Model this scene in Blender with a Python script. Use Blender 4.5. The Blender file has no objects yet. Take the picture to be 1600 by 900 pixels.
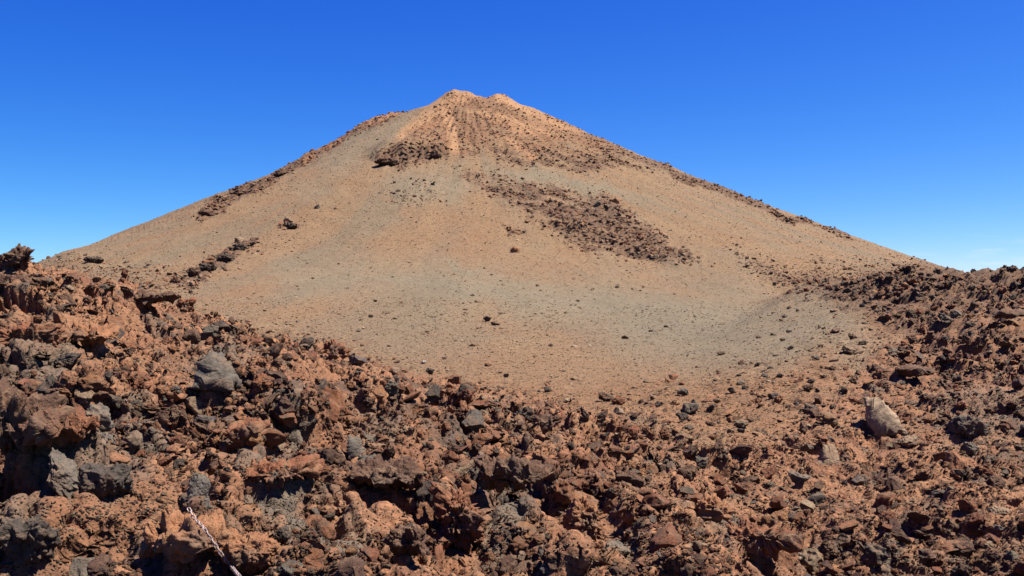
import bpy, bmesh, math, random
import numpy as np
from mathutils import Vector, Euler, Matrix

# ------------------------------------------------------------------ camera, sky, sun, exposure
SC = bpy.context.scene
COL = SC.collection
F, CU, CV = 1537.0, 800.0, 450.0           # focal length and centre of the 1600 x 900 photograph, in its pixels
SUN_EL, SUN_AZ = math.radians(61), math.radians(104)   # azimuth clockwise from the view direction (+Y)

cam_d = bpy.data.cameras.new('camera')
cam = bpy.data.objects.new('camera', cam_d); COL.objects.link(cam)
cam.location = (0, 0, 0); cam.rotation_euler = (math.radians(90), 0, 0)
cam_d.sensor_width = 36; cam_d.lens = 36 * F / 1600
cam_d.clip_start = 0.05; cam_d.clip_end = 20000
SC.camera = cam

world = bpy.data.worlds.new('World'); SC.world = world; world.use_nodes = True
wn, wl = world.node_tree.nodes, world.node_tree.links
wn.clear()
wo = wn.new('ShaderNodeOutputWorld'); bg = wn.new('ShaderNodeBackground'); bg.inputs['Strength'].default_value = 0.1
sky = wn.new('ShaderNodeTexSky'); sky.sky_type = 'NISHITA'; sky.sun_disc = False
sky.sun_elevation = SUN_EL; sky.sun_rotation = SUN_AZ
sky.altitude = 3600; sky.air_density = 1.0; sky.dust_density = 0.25; sky.ozone_density = 2.2
# a polarised high-altitude blue: each channel keeps its gradient but gets its own contrast
_tc = wn.new('ShaderNodeTexCoord'); sxs = wn.new('ShaderNodeSeparateXYZ'); wl.new(_tc.outputs['Generated'], sxs.inputs[0])   # sky darkest opposite the sun, as through a polariser
hs = wn.new('ShaderNodeCombineColor'); hsep = wn.new('ShaderNodeSeparateColor'); wl.new(sky.outputs[0], hsep.inputs[0])
for _c, (_a, _g) in enumerate(((2.25, 1.85), (1.72, 1.29), (1.50, 0.54))):
    _m = [wn.new('ShaderNodeMath') for _ in range(4)]
    for _x, _op, _v in zip(_m, ('MULTIPLY', 'POWER', 'MULTIPLY', 'MINIMUM'), (0.075, _g, _a * 10 / 3.03, 5.0)):
        _x.operation = _op; _x.inputs[1].default_value = _v
    wl.new(hsep.outputs[_c], _m[0].inputs[0])
    for _p, _q in zip(_m, _m[1:]): wl.new(_p.outputs[0], _q.inputs[0])
    _r = wn.new('ShaderNodeMapRange'); _r.inputs[1].default_value = -.5; _r.inputs[2].default_value = .5
    _r.inputs[3].default_value = (.74, .90, .94)[_c]; _r.inputs[4].default_value = (1.22, 1.10, 1.05)[_c]
    _mul = wn.new('ShaderNodeMath'); _mul.operation = 'MULTIPLY'
    wl.new(sxs.outputs['X'], _r.inputs[0]); wl.new(_r.outputs[0], _mul.inputs[0]); wl.new(_m[3].outputs[0], _mul.inputs[1]); wl.new(_mul.outputs[0], hs.inputs[_c])
# two faint wisps of cirrus low on the right
tc = wn.new('ShaderNodeTexCoord'); mp = wn.new('ShaderNodeMapping'); mp.inputs['Scale'].default_value = (9, 9, 70)
nz = wn.new('ShaderNodeTexNoise'); nz.inputs['Scale'].default_value = 1.6; nz.inputs['Detail'].default_value = 5
cr = wn.new('ShaderNodeValToRGB'); cr.color_ramp.elements[0].position = 0.56; cr.color_ramp.elements[1].position = 0.80
wl.new(tc.outputs['Generated'], mp.inputs['Vector']); wl.new(mp.outputs[0], nz.inputs['Vector']); wl.new(nz.outputs['Fac'], cr.inputs['Fac'])
sx = wn.new('ShaderNodeSeparateXYZ'); wl.new(tc.outputs['Generated'], sx.inputs[0])
m1 = wn.new('ShaderNodeMapRange'); m1.inputs[1].default_value = 0.33; m1.inputs[2].default_value = 0.42
m2 = wn.new('ShaderNodeMapRange'); m2.inputs[1].default_value = 0.060; m2.inputs[2].default_value = 0.035
wl.new(sx.outputs['X'], m1.inputs[0]); wl.new(sx.outputs['Z'], m2.inputs[0])
mm = wn.new('ShaderNodeMath'); mm.operation = 'MULTIPLY'; wl.new(m1.outputs[0], mm.inputs[0]); wl.new(m2.outputs[0], mm.inputs[1])
m3 = wn.new('ShaderNodeMath'); m3.operation = 'MULTIPLY'; wl.new(mm.outputs[0], m3.inputs[0]); wl.new(cr.outputs[0], m3.inputs[1])
m4 = wn.new('ShaderNodeMath'); m4.operation = 'MULTIPLY'; wl.new(m3.outputs[0], m4.inputs[0]); m4.inputs[1].default_value = 0.35
cmx = wn.new('ShaderNodeMix'); cmx.data_type = 'RGBA'; wl.new(m4.outputs[0], cmx.inputs[0]); wl.new(hs.outputs[0], cmx.inputs[6])
cmx.inputs[7].default_value = (3.1, 3.3, 3.5, 1)
wl.new(cmx.outputs[2], bg.inputs['Color']); wl.new(bg.outputs[0], wo.inputs['Surface'])

sun_d = bpy.data.lights.new('sun', 'SUN'); sun_d.energy = 5.0; sun_d.angle = math.radians(0.5); sun_d.color = (1.0, 0.955, 0.89)
sun = bpy.data.objects.new('sun', sun_d); COL.objects.link(sun)
sdir = Vector((math.sin(SUN_AZ) * math.cos(SUN_EL), math.cos(SUN_AZ) * math.cos(SUN_EL), math.sin(SUN_EL)))
sun.rotation_euler = sdir.to_track_quat('Z', 'Y').to_euler()
sun.location = sdir * 900

SC.view_settings.view_transform = 'Standard'; SC.view_settings.look = 'None'
SC.view_settings.exposure = 1.60; SC.view_settings.gamma = 1.0; SC.view_settings.use_curve_mapping = False
SC.render.engine = 'CYCLES'
SC.cycles.max_bounces = 4; SC.cycles.diffuse_bounces = 2

rng = np.random.default_rng(7)
random.seed(7)

# ------------------------------------------------------------------ numpy noise
def _h(ix, iy, seed):
    h = (ix.astype(np.uint32) * np.uint32(374761393) + iy.astype(np.uint32) * np.uint32(668265263) + np.uint32((seed * 1442695041) & 0xffffffff))
    h = (h ^ (h >> np.uint32(13))) * np.uint32(1274126177)
    h = (h ^ (h >> np.uint32(16))) * np.uint32(2246822519)
    return h ^ (h >> np.uint32(15))
def _u(h): return (h & np.uint32(0xffffff)).astype(np.float32) * np.float32(1 / 16777216.0)
def gnoise(x, y, seed=0):
    """2-D gradient noise, about -1..1"""
    fx, fy = np.floor(x), np.floor(y)
    ix, iy = fx.astype(np.int64), fy.astype(np.int64)
    x, y = (x - fx).astype(np.float32), (y - fy).astype(np.float32)
    ux, uy = x * x * x * (x * (x * 6 - 15) + 10), y * y * y * (y * (y * 6 - 15) + 10)
    def g(dx, dy):
        a = _u(_h(ix + dx, iy + dy, seed)) * np.float32(2 * math.pi)
        return np.cos(a) * (x - dx) + np.sin(a) * (y - dy)
    a = g(0, 0); b = g(1, 0); c = g(0, 1); d = g(1, 1)
    return ((a + (b - a) * ux) * (1 - uy) + (c + (d - c) * ux) * uy) * np.float32(1.5)
def fbm(x, y, seed=0, oct=4, gain=0.5):
    s, a = 0, 1.0
    for k in range(oct):
        s = s + a * gnoise(x * 2.03 ** k, y * 2.03 ** k, seed + k * 17); a *= gain
    return s
def cells(x, y, seed=0):
    """Worley cells: height of a tilted plane per cell, cell random, edge distance"""
    fx, fy = np.floor(x).astype(np.int64), np.floor(y).astype(np.int64)
    best = np.full(x.shape, 9e9, np.float32); sec = best.copy()
    hh = np.zeros(x.shape, np.float32); tl = hh.copy(); rr = hh.copy()
    for dx in (-1, 0, 1):
        for dy in (-1, 0, 1):
            h = _h(fx + dx, fy + dy, seed); h2 = _h(fx + dx, fy + dy, seed + 991)
            ex = (x - (fx + dx) - _u(h)).astype(np.float32); ey = (y - (fy + dy) - _u(h2)).astype(np.float32)
            d = ex * ex + ey * ey
            h3 = _h(fx + dx, fy + dy, seed + 53)
            ang = _u(h3) * np.float32(6.283); 
            m = d < best
            sec = np.where(m, best, np.minimum(sec, d)); best = np.where(m, d, best)
            r = _u(_h(fx + dx, fy + dy, seed + 77))
            hh = np.where(m, r, hh); tl = np.where(m, np.cos(ang) * ex + np.sin(ang) * ey, tl)
            rr = np.where(m, _u(_h(fx + dx, fy + dy, seed + 131)), rr)
    return hh - 0.5, tl, rr, np.sqrt(sec) - np.sqrt(best), best
def sstep(a, b, x):
    t = np.clip((x - a) / (b - a), 0, 1); return t * t * (3 - 2 * t)
def poly_sd(u, v, pts):
    """signed distance (positive inside) to a polygon in photo pixels"""
    p = np.asarray(pts, np.float32); n = len(p)
    d = np.full(u.shape, 1e9, np.float32); ins = np.zeros(u.shape, bool)
    for i in range(n):
        a, b = p[i], p[(i + 1) % n]; e = b - a
        wx, wy = u - a[0], v - a[1]
        t = np.clip((wx * e[0] + wy * e[1]) / (e[0] ** 2 + e[1] ** 2 + 1e-9), 0, 1)
        d = np.minimum(d, (wx - t * e[0]) ** 2 + (wy - t * e[1]) ** 2)
        c = ((a[1] > v) != (b[1] > v)) & (u < (b[0] - a[0]) * (v - a[1]) / (b[1] - a[1] + 1e-9) + a[0])
        ins ^= c
    d = np.sqrt(d); return np.where(ins, d, -d)

# ------------------------------------------------------------------ terrain: smooth base
CX, CY = -18.0, 385.0                       # axis of the cone, 385 m ahead
PR = np.array([0, 8, 30, 55, 95, 130, 160, 190, 225, 265, 300, 325, 345, 420, 700, 1500, 4000], float)
PZ = np.array([72, 71, 63, 53.2, 37.7, 25, 14.6, 6.3, 0, -3.9, -5.5, -5.9, -5.6, -7, -30, -120, -420], float)
def smooth_profile():
    r = np.arange(0, 4000, 1.0); z = np.interp(r, PR, PZ)
    k = np.hanning(25); k /= k.sum()
    zp = np.concatenate([z[12:0:-1], z, np.full(12, z[-1])])
    return r, np.convolve(zp, k, 'valid')
RR, ZZ = smooth_profile()
def cone(x, y):
    r = np.hypot(x - CX, y - CY)
    return np.interp(r, RR, ZZ)

CTRL = {   # photo column: (photo row or None, depth in m, height in m when the row is None)
 -350: [(None,1.5,-1.7),(None,5,-1.55),(None,9,-1.2),(None,14,-.6),(None,19,.5),(None,23,1.6),(None,30,.9),(None,45,-1.5)],
 0: [(None,1.5,-1.7),(926,5,0),(810,6.5,0),(700,9,0),(600,12,0),(522,16,0),(458,20,0),(408,23,0),(None,28,.2),(None,36,-1.8),(None,50,-4)],
 160: [(926,5,0),(810,6.5,0),(710,9,0),(630,12,0),(560,16,0),(502,20,0),(450,25,0),(432,28,0),(None,35,-.6),(None,46,-2.8)],
 320: [(910,5.2,0),(800,7,0),(705,10,0),(620,14,0),(565,18,0),(528,22,0),(503,26,0),(None,33,-2.4),(None,46,-4.3)],
 480: [(900,5.5,0),(790,8,0),(685,12,0),(620,16,0),(578,20,0),(550,24,0),(None,30,-2.9),(None,46,-5.2)],
 640: [(900,6,0),(780,9,0),(690,13,0),(642,17,0),(612,21,0),(593,25,0),(None,31,-3.5),(None,46,-5.4)],
 800: [(None,1.5,-1.8),(895,7,0),(800,10,0),(712,15,0),(662,20,0),(630,25,0),(None,33,-4.1),(None,46,-5.5)],
 960: [(895,7.5,0),(825,10,0),(738,15,0),(692,20,0),(657,26,0),(None,33,-4.1),(None,46,-5.4)],
 1120: [(890,8,0),(790,12,0),(720,18,0),(680,25,0),(642,35,0),(617,45,0),(580,60,0),(540,80,0),(502,110,0)],
 1280: [(890,9,0),(800,13,0),(720,20,0),(670,28,0),(630,38,0),(590,50,0),(548,65,0),(505,85,0),(470,110,0),(443,140,0),(428,165,0)],
 1440: [(890,9.5,0),(800,14,0),(735,20,0),(680,28,0),(635,38,0),(602,48,0),(562,58,0),(520,70,0),(480,85,0),(444,105,0),(427,118,0),(None,140,.5),(None,165,-.5)],
 1600: [(None,1.5,-2.2),(890,10,0),(800,15,0),(720,22,0),(660,30,0),(615,38,0),(570,48,0),(520,60,0),(475,75,0),(442,90,0),(427,100,0),(None,125,.8),(None,160,-1)],
 1950: [(None,1.5,-2.4),(None,10,-3),(None,22,-3.6),(None,38,-3.6),(None,60,-1.5),(None,90,1.6),(None,105,2.8),(None,160,0)],
}
cp = []
for u, rows in CTRL.items():
    for v, d, z in rows:
        cp.append((u / 330.0, math.log(d) * 2.2, -(v - CV) / F * d if v is not None else z))
for u in range(-350, 1130, 210):
    for d in (62, 90, 130, 180):
        cp.append((u / 330.0, math.log(d) * 2.2, float(cone((u - CU) / F * d, d))))
cp = np.array(cp)
def tps_k(r2): return 0.5 * r2 * np.log(r2 + 1e-9)
_n = len(cp)
_A = np.zeros((_n + 3, _n + 3))
_A[:_n, :_n] = tps_k((cp[:, None, 0] - cp[None, :, 0]) ** 2 + (cp[:, None, 1] - cp[None, :, 1]) ** 2) + np.eye(_n) * 0.02
_A[:_n, _n] = 1; _A[:_n, _n + 1:] = cp[:, :2]; _A[_n:, :_n] = _A[:_n, _n:].T
_W = np.linalg.solve(_A, np.concatenate([cp[:, 2], [0, 0, 0]]))
def near_height(u, d):
    a, b = u / 330.0, np.log(d) * 2.2
    s = _W[_n] + _W[_n + 1] * a + _W[_n + 2] * b
    for i in range(_n):
        s = s + _W[i] * tps_k((a - cp[i, 0]) ** 2 + (b - cp[i, 1]) ** 2)
    return s

# grid: columns at even steps across the view, rows at growing depth
U = np.concatenate([np.linspace(-3200, -350, 40)[:-1], np.arange(-350, 1951, 1.6), np.linspace(1950, 4800, 40)[1:]])
D = np.concatenate([np.linspace(1.0, 4.5, 40)[:-1], np.exp(np.arange(math.log(4.5), math.log(60), 0.0028)),
                    np.exp(np.arange(math.log(60), math.log(430), 0.0042)), np.exp(np.linspace(math.log(432), math.log(4000), 40))])
NU, ND = len(U), len(D)
# smooth base on a coarse grid, then interpolated
def base_height():
    uc = np.concatenate([np.linspace(-3200, -350, 20)[:-1], np.linspace(-350, 1950, 240), np.linspace(1950, 4800, 20)[1:]]); lc = np.linspace(0, math.log(4000), 400)
    ug, lg = np.meshgrid(uc, lc, indexing='ij'); dg = np.exp(lg)
    zn = near_height(np.clip(ug, -500, 2100), np.minimum(dg, 200))
    zc = cone((ug - CU) / F * dg, dg)
    b0 = np.interp(uc, [900, 1150, 1300], [48, 90, 150]); b1 = np.interp(uc, [900, 1150, 1300], [75, 140, 205])
    w = sstep(np.log(b0)[:, None], np.log(b1)[:, None], lg)
    zg = zn * (1 - w) + zc * w
    iu = np.interp(U, uc, np.arange(len(uc))); il = np.interp(np.log(D), lc, np.arange(len(lc)))
    i0 = np.minimum(iu.astype(int), len(uc) - 2); j0 = np.minimum(il.astype(int), len(lc) - 2)
    fu = (iu - i0)[:, None]; fl = (il - j0)[None, :]
    g = lambda a, b: zg[np.ix_(i0 + a, j0 + b)]
    return g(0, 0) * (1 - fu) * (1 - fl) + g(1, 0) * fu * (1 - fl) + g(0, 1) * (1 - fu) * fl + g(1, 1) * fu * fl
UG, DG = np.meshgrid(U, D, indexing='ij')
X = ((UG - CU) / F * DG); Y = DG.copy()
Z = base_height()
# a low hummock of lava beside the chain
Z += .22 * np.exp(-(((X + 2.55) / .95) ** 2 + ((Y - 6.3) / .8) ** 2) ** 1.2)
# broad swells of the cone
far = sstep(70, 160, DG)
Z += far * (1.3 * gnoise(X / 60, Y / 60, 3) + 0.5 * gnoise(X / 22, Y / 22, 4)) * (1 - sstep(420, 600, DG))
# a rounded crag bulging from the cone below the summit, steep at its lower edge
_w = np.argmin(np.abs(U - 645)); _v = np.minimum.accumulate(CV - Z[_w] / D * F); _y0 = D[np.nonzero(_v <= 246)[0][0]]; _x0 = (645 - CU) / F * _y0
_ex = (X - _x0 + 1.2 * gnoise(X / 4, Y / 4, 91)) / 12.5; _ey = (Y - _y0 + 2.5 * gnoise(X / 5, Y / 5, 92) + .06 * (X - _x0) ** 2 * 0) 
Z += 3.6 * np.exp(-_ex ** 4) * sstep(-3.2, 2.4, _ey) * (1 - sstep(6, 26, _ey))
# ridgeline of the cone as it stands against the sky
SKY = np.array([(-350,560),(-100,480),(0,437),(60,411),(98,394),(140,383),(207,355),(240,342.5),(287,324),(336,304),(375,291),(420,273),(462,252),(476,242),(508,228),(536,214),(557,198),(585,182),(620,177),(635,176),(645,171),(670,164),(685,154),(700,144.5),(710,141),(732,143),(747,151),(762,152.5),(775,146),(790,149.5),(810,161),(835,170),(860,181),(885,191),(910,204),(960,225),(1009,246),(1049,260),(1088,279),(1140,296),(1184,316),(1228,331),(1276,348),(1337,371),(1381,386),(1447,408),(1490,423),(1600,462),(1950,560)])
for it in range(4):
    el = np.where(DG > 180, Z / DG, -1.0)
    jm = np.argmax(el, axis=1)
    tgt = (CV - np.interp(U, SKY[:, 0], SKY[:, 1])) / F
    dlt = (tgt - el.max(axis=1)) * D[jm]
    inside = sstep(-350, -100, U) * (1 - sstep(1700, 1950, U))
    dlt = dlt * inside
    # spread towards the crest only
    jm = np.round(np.convolve(np.pad(jm, 30, 'edge'), np.ones(61) / 61, 'valid')).astype(int)
    kw = np.hanning(121); kw /= kw.sum(); sm = np.convolve(np.pad(dlt, 60, 'edge'), kw, 'valid')
    ld = np.log(DG / D[jm][:, None])
    Z += sm[:, None] * sstep(0.0, 1.0, 1 - np.abs(ld) / 0.30) + (dlt - sm)[:, None] * sstep(0.0, 1.0, 1 - np.abs(ld) / np.where(ld < 0, .05, .09))

# ------------------------------------------------------------------ zones, as places on the ground
UB = UG; VB = CV - Z / DG * F
LAVA_POLYS = [  # near lava and rubble (polygon, soft edge in px, strength)
 ([(-700,330),(0,395),(60,412),(140,432),(205,445),(270,482),(380,512),(450,527),(545,560),(650,588),(720,604),(850,626),(930,650),(1020,685),(1120,690),(1200,670),(1260,630),(1320,600),(1360,560),(1400,520),(1340,480),(1300,440),(1340,425),(1400,418),(1480,412),(1600,405),(2300,380),(2300,1400),(-700,1400)], 45, 1.0),
 ([(880,640),(1000,618),(1100,602),(1200,575),(1290,530),(1350,540),(1340,640),(1250,720),(1100,760),(950,720)], 45, .60),
 ([(1150,398),(1230,412),(1330,424),(1420,425),(1400,540),(1330,500),(1250,460),(1180,430)], 30, 0.75),
 ([(55,404),(130,400),(200,412),(290,418),(345,388),(405,372),(415,385),(350,425),(300,455),(260,470),(200,450),(60,420)], 12, 0.40),
 ([(425,355),(450,347),(475,352),(455,359)], 4, 0.8),
]
CONE_POLYS = [
 ([(300,335),(330,312),(400,280),(470,245),(540,208),(590,178),(640,172),(600,192),(560,212),(480,258),(420,288),(360,322),(320,345)], 7, 0.85),
 ([(575,250),(590,236),(640,215),(660,185),(690,140),(740,138),(780,145),(840,170),(920,205),(1010,245),(1080,278),(1050,272),(980,262),(900,268),(830,262),(760,245),(700,235),(690,248),(640,268),(590,262)], 12, 0.65),
 ([(740,285),(800,280),(870,292),(940,305),(990,335),(1030,365),(1085,400),(1050,412),(990,405),(900,388),(850,350),(800,320),(750,300)], 18, .82),
 ([(1000,240),(1090,275),(1200,318),(1330,365),(1338,374),(1220,340),(1130,305),(1060,280)], 5, 0.85),
 ([(575,252),(592,238),(650,228),(690,226),(695,240),(650,255),(640,268),(600,262)], 6, 1.0),
 ([(780,350),(822,352),(826,364),(790,362)], 5, 0.7), ([(600,290),(680,275),(700,310),(640,330),(600,320)], 14, 0.3), ([(690,255),(800,262),(830,300),(760,295)], 12, 0.45),
]
RIBS = [([(300,340),(330,316),(400,284),(470,249),(540,212),(590,181),(642,173),(600,190),(560,208),(480,256),(420,286),(360,320),(318,347)], 4, 1.0),
        ([(850,180),(960,226),(1050,262),(1184,319),(1337,374),(1330,377),(1200,333),(1100,296),(1010,256),(900,212)], 4, .65),
        ([(268,440),(330,405),(375,380),(408,372),(385,392),(345,418),(300,452)], 5, 1.0), ([(430,357),(450,348),(473,353),(452,359)], 3, 1.0)]
def soft(polys, n=1.0):
    m = np.zeros(UB.shape, np.float32)
    wob_u = UB + n * (14 * gnoise(X / (DG * .03), Y / (DG * .12), 21) + 6 * gnoise(X / (DG * .009), Y / (DG * .04), 22))
    wob_v = VB + n * (8 * gnoise(X / (DG * .03), Y / (DG * .12), 23) + 4 * gnoise(X / (DG * .009), Y / (DG * .04), 24))
    for p, s, a in polys:
        m = np.maximum(m, a * sstep(-s, s, poly_sd(wob_u, wob_v, p)))
    return m
isfar = sstep(100, 150, DG)
lava_n = soft(LAVA_POLYS)
lava_c = soft(CONE_POLYS, 1.0) * isfar * np.clip(.95 + .75 * gnoise((X * .8 - Y * .6) / 15, (X * .6 + Y * .8) / 4.5, 93) + .45 * gnoise((X * .8 - Y * .6) / 5, (X * .6 + Y * .8) / 2, 94), .12, 1.2)
lava_c0 = lava_c; ribm = soft(RIBS, .35) * isfar * (VB > 330)
lava_c = np.maximum(lava_c, soft(RIBS, .35) * isfar)
lava = np.maximum(lava_n, lava_c).astype(np.float32)
lava = np.where(DG > 450, 0, lava)
GREY = [([(560,415),(720,425),(900,448),(1060,458),(1180,470),(1180,510),(1120,545),(1020,540),(900,505),(760,478),(600,455)], 25, 1.0),
        ([(420,412),(600,405),(700,420),(860,440),(1000,455),(1200,462),(1330,470),(1340,520),(1250,560),(1120,575),(960,545),(880,500),(760,480),(600,470),(430,450)], 40, 0.85),
        ([(690,400),(760,425),(880,445),(960,452),(940,462),(800,450),(700,425)], 12, 1.0),
        ([(500,262),(545,215),(620,185),(660,180),(600,230),(560,262)], 12, 0.7), ([(755,262),(840,262),(940,290),(1010,312),(930,302),(800,280)], 10, 1.0),
        ([(600,275),(700,262),(740,290),(700,320),(620,330)], 20, 0.7), ([(460,290),(520,275),(560,310),(500,330)], 20, 0.35),
        ([(1000,470),(1180,440),(1300,470),(1350,540),(1280,560),(1100,540)], 30, 0.5)]
ORANGE = [([(640,200),(690,140),(740,138),(790,145),(900,205),(960,235),(880,240),(770,225),(712,240),(650,220)], 10, .55),
          ([(625,215),(640,205),(690,170),(700,200),(712,235),(696,232),(680,200)], 4, 0.9), ([(740,180),(830,190),(880,215),(800,215)], 12, .8), ([(775,215),(800,212),(850,250),(830,252)], 6, .8),
          ([(-200,540),(560,540),(760,560),(1000,585),(1180,610),(1200,660),(900,640),(600,600),(300,600)], 30, 0.6), ([(560,575),(760,575),(1000,590),(1180,585),(1290,540),(1320,600),(1200,700),(900,660)], 25, 1.0),
          ([(640,330),(760,345),(760,400),(640,395)], 30, 0.5), ([(560,180),(640,172),(600,190),(560,205),(480,255),(470,248)], 4, .8), ([(280,345),(420,310),(500,370),(400,375)], 40, .35)]
FINE = [([(880,640),(1000,615),(1100,600),(1200,575),(1290,530),(1350,540),(1300,640),(1200,690),(1050,690)], 40, .75), ([(1010,690),(1130,640),(1250,610),(1400,600),(1640,600),(1700,930),(1000,930),(1080,800)], 60, .8),
        ([(360,775),(480,795),(470,860),(380,830)], 14, 1.0), ([(450,835),(560,845),(620,910),(430,910)], 20, .9), ([(770,830),(805,800),(830,860),(740,905)], 14, .9),
        ([(500,690),(560,655),(650,660),(620,700),(540,720)], 16, .8), ([(60,720),(180,700),(290,760),(300,850),(80,860),(-60,880)], 20, .55), ([(330,440),(420,480),(440,520),(330,490)], 20, .6),
        ([(1150,395),(1330,420),(1400,540),(1330,510),(1200,440)], 20, .5)]
GREY += [([(350,770),(490,790),(470,870),(380,840)], 14, 1.0), ([(450,830),(560,840),(610,910),(430,910)], 18, .8), ([(760,830),(805,800),(840,860),(740,905)], 12, .9), ([(560,655),(650,650),(630,690),(550,690)], 14, .7),
         ([(-60,800),(70,800),(90,840),(40,930),(-60,930)], 14, .7)]
MASS = [([(60,765),(150,735),(250,745),(335,800),(340,860),(230,880),(120,930),(40,930)], 14, 1.0), ([(375,735),(440,725),(490,745),(480,785),(400,790)], 10, .9), ([(700,755),(760,770),(765,880),(700,890)], 12, .9),
        ([(875,795),(950,790),(965,850),(950,910),(870,910)], 12, .9), ([(60,515),(180,505),(250,540),(200,585),(80,580)], 14, .7), ([(1140,835),(1240,835),(1250,890),(1130,890)], 12, .8), ([(0,690),(40,640),(70,690),(20,740)], 10, .8),
        ([(600,690),(680,670),(740,720),(680,770),(600,750)], 14, .6), ([(260,560),(330,545),(400,600),(330,640),(250,620)], 14, .6), ([(440,590),(520,570),(560,620),(480,650)], 12, .6)]
mass = soft(MASS)
GREY += [([(-40,560),(130,545),(140,590),(60,690),(-40,680)], 14, .8), ([(60,690),(200,645),(280,700),(170,800),(60,800)], 16, .85), ([(425,640),(500,650),(480,700),(415,690)], 12, .7), ([(1080,760),(1180,790),(1160,830),(1070,810)], 12, .7),
         ([(1450,620),(1600,600),(1620,680),(1480,700)], 20, .5), ([(700,740),(800,740),(830,800),(720,810)], 14, .6), ([(280,560),(380,550),(400,620),(300,620)], 12, .7), ([(940,840),(1010,850),(1000,900),(930,900)], 10, .8)]
grey = soft(GREY); orange = soft(ORANGE); fine = soft(FINE)
def locate(u, v, dmin=0.0):
    i = int(np.argmin(np.abs(U - u))); vv = CV - Z[i] / D * F
    vis = np.minimum.accumulate(vv); ok = np.nonzero((vis <= v) & (D > dmin))[0]
    j = ok[0] if len(ok) else ND - 1
    return i, j
# hollows with overhanging lips: (u, v, width px, depth m, lip throw as a share of the width)
PITS = [(215,565,90,.35,.7),(105,640,120,.4,.7),(870,745,80,.45,.7),(800,770,110,.45,.7),
        (720,655,50,.35,.7),(855,675,60,.5,.7),(370,690,110,.4,.7),(330,610,90,.3,.6),(25,590,90,.4,.7),(1435,600,90,1.3,.7),(1590,505,100,1.5,.7),(1390,440,40,1.6,.7),(1530,545,60,.9,.7),(1120,725,60,.5,.6),
        (1215,850,60,.3,.6),(1360,885,60,.3,.6),(690,855,70,.35,.7),(520,570,50,.3,.6),(1180,880,90,.25,.6),(30,470,70,.3,.7),(250,480,60,.3,.7),(430,590,60,.3,.6),(640,760,60,.25,.6),
        (1340,440,50,1.0,.6),(1460,570,50,.8,.6),(560,640,70,.3,.6),(470,660,80,.3,.6),(1010,760,60,.3,.6),(950,690,50,.3,.6)]
ZP = np.zeros(Z.shape, np.float32); YS = ZP.copy()
for u, v, w, dep, thr in PITS:
    i, j = locate(u, v + 4); x0, y0 = X[i, j], D[j]
    rx = w / 2 / F * y0; ry = rx * 0.8
    ia, ib = np.searchsorted(U, [u - 3 * w, u + 3 * w]); ja, jb = np.searchsorted(D, [y0 - 6 * ry, y0 + 6 * ry])
    s = (slice(ia, ib), slice(ja, jb))
    wx = X[s] + rx * .35 * gnoise(X[s] / rx / .6, Y[s] / rx / .6, 31); wy = Y[s] + rx * .35 * gnoise(X[s] / rx / .6, Y[s] / rx / .6, 32)
    ex = (wx - x0) / rx; ey = (wy - y0) / ry
    ZP[s] -= dep * np.exp(-(ex ** 4 + ey ** 4))
    rim = np.exp(-(ex ** 2) - ((ey - 1.5) / .75) ** 2)
    ZP[s] += dep * .35 * rim; YS[s] -= rx * thr * .8 * rim

# roofs of lava over black hollows: (u, row where rock meets the dark, width px, height of the rock px, height of the dark px, colour, label, short name)
LEDGES = [(-35, 704, 170, 74, 112, 'brown', 'dark lava ledge cut by the frame and roofing the large black cave', 'cave roof'),
          (62, 692, 130, 44, 100, 'red', 'red lava ledge over the right half of the large black cave', 'red cave ledge'),
          (135, 700, 70, 30, 60, 'grey', 'pale grey ledge at the right end of the large black cave', 'pale cave ledge'),
          (292, 872, 150, 44, 60, 'rust', 'orange lava lip over the black hollow under the chain', 'orange lip'),
          (575, 768, 150, 30, 50, 'brown', 'long brown ledge of lava roofing the wide black hollow', 'long brown ledge'),
          (418, 778, 130, 50, 26, 'red', 'knobby red ledge above the grey grit right of the chain', 'knobby red ledge'),
          (110, 540, 120, 34, 30, 'rust', 'long rust lava lump casting a black shadow on the upper left slope', 'long rust lump'),
          (520, 562, 54, 30, 16, 'red', 'round red boulder with a black underside on the left lava crest', 'round red boulder'),
          (1440, 584, 58, 8, 15, 'brown', 'broad brown ledge over the largest black hollow on the right slope', 'broad brown ledge'),
          (1592, 494, 58, 8, 18, 'brown', 'dark ledge over the black hollow at the right edge', 'right edge ledge'),
          (1190, 868, 100, 40, 22, 'red', 'broad red lava lump with a black underside near the bottom edge', 'broad red lump'),
          (855, 670, 50, 18, 22, 'brown', 'dark brown block over a black gap at the rubble edge', 'gap block'),
          (380, 690, 70, 26, 24, 'red', 'red lava block over a black gap in the middle of the left lava', 'red gap block'),
          (800, 766, 110, 40, 34, 'brown', 'dark clinker ledge above the black hollow at the centre', 'dark clinker ledge'),
          (240, 478, 70, 24, 16, 'brown', 'brown ledge with a dark underside below the ridge crest', 'brown ridge ledge')]
ledge_at = []
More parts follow.
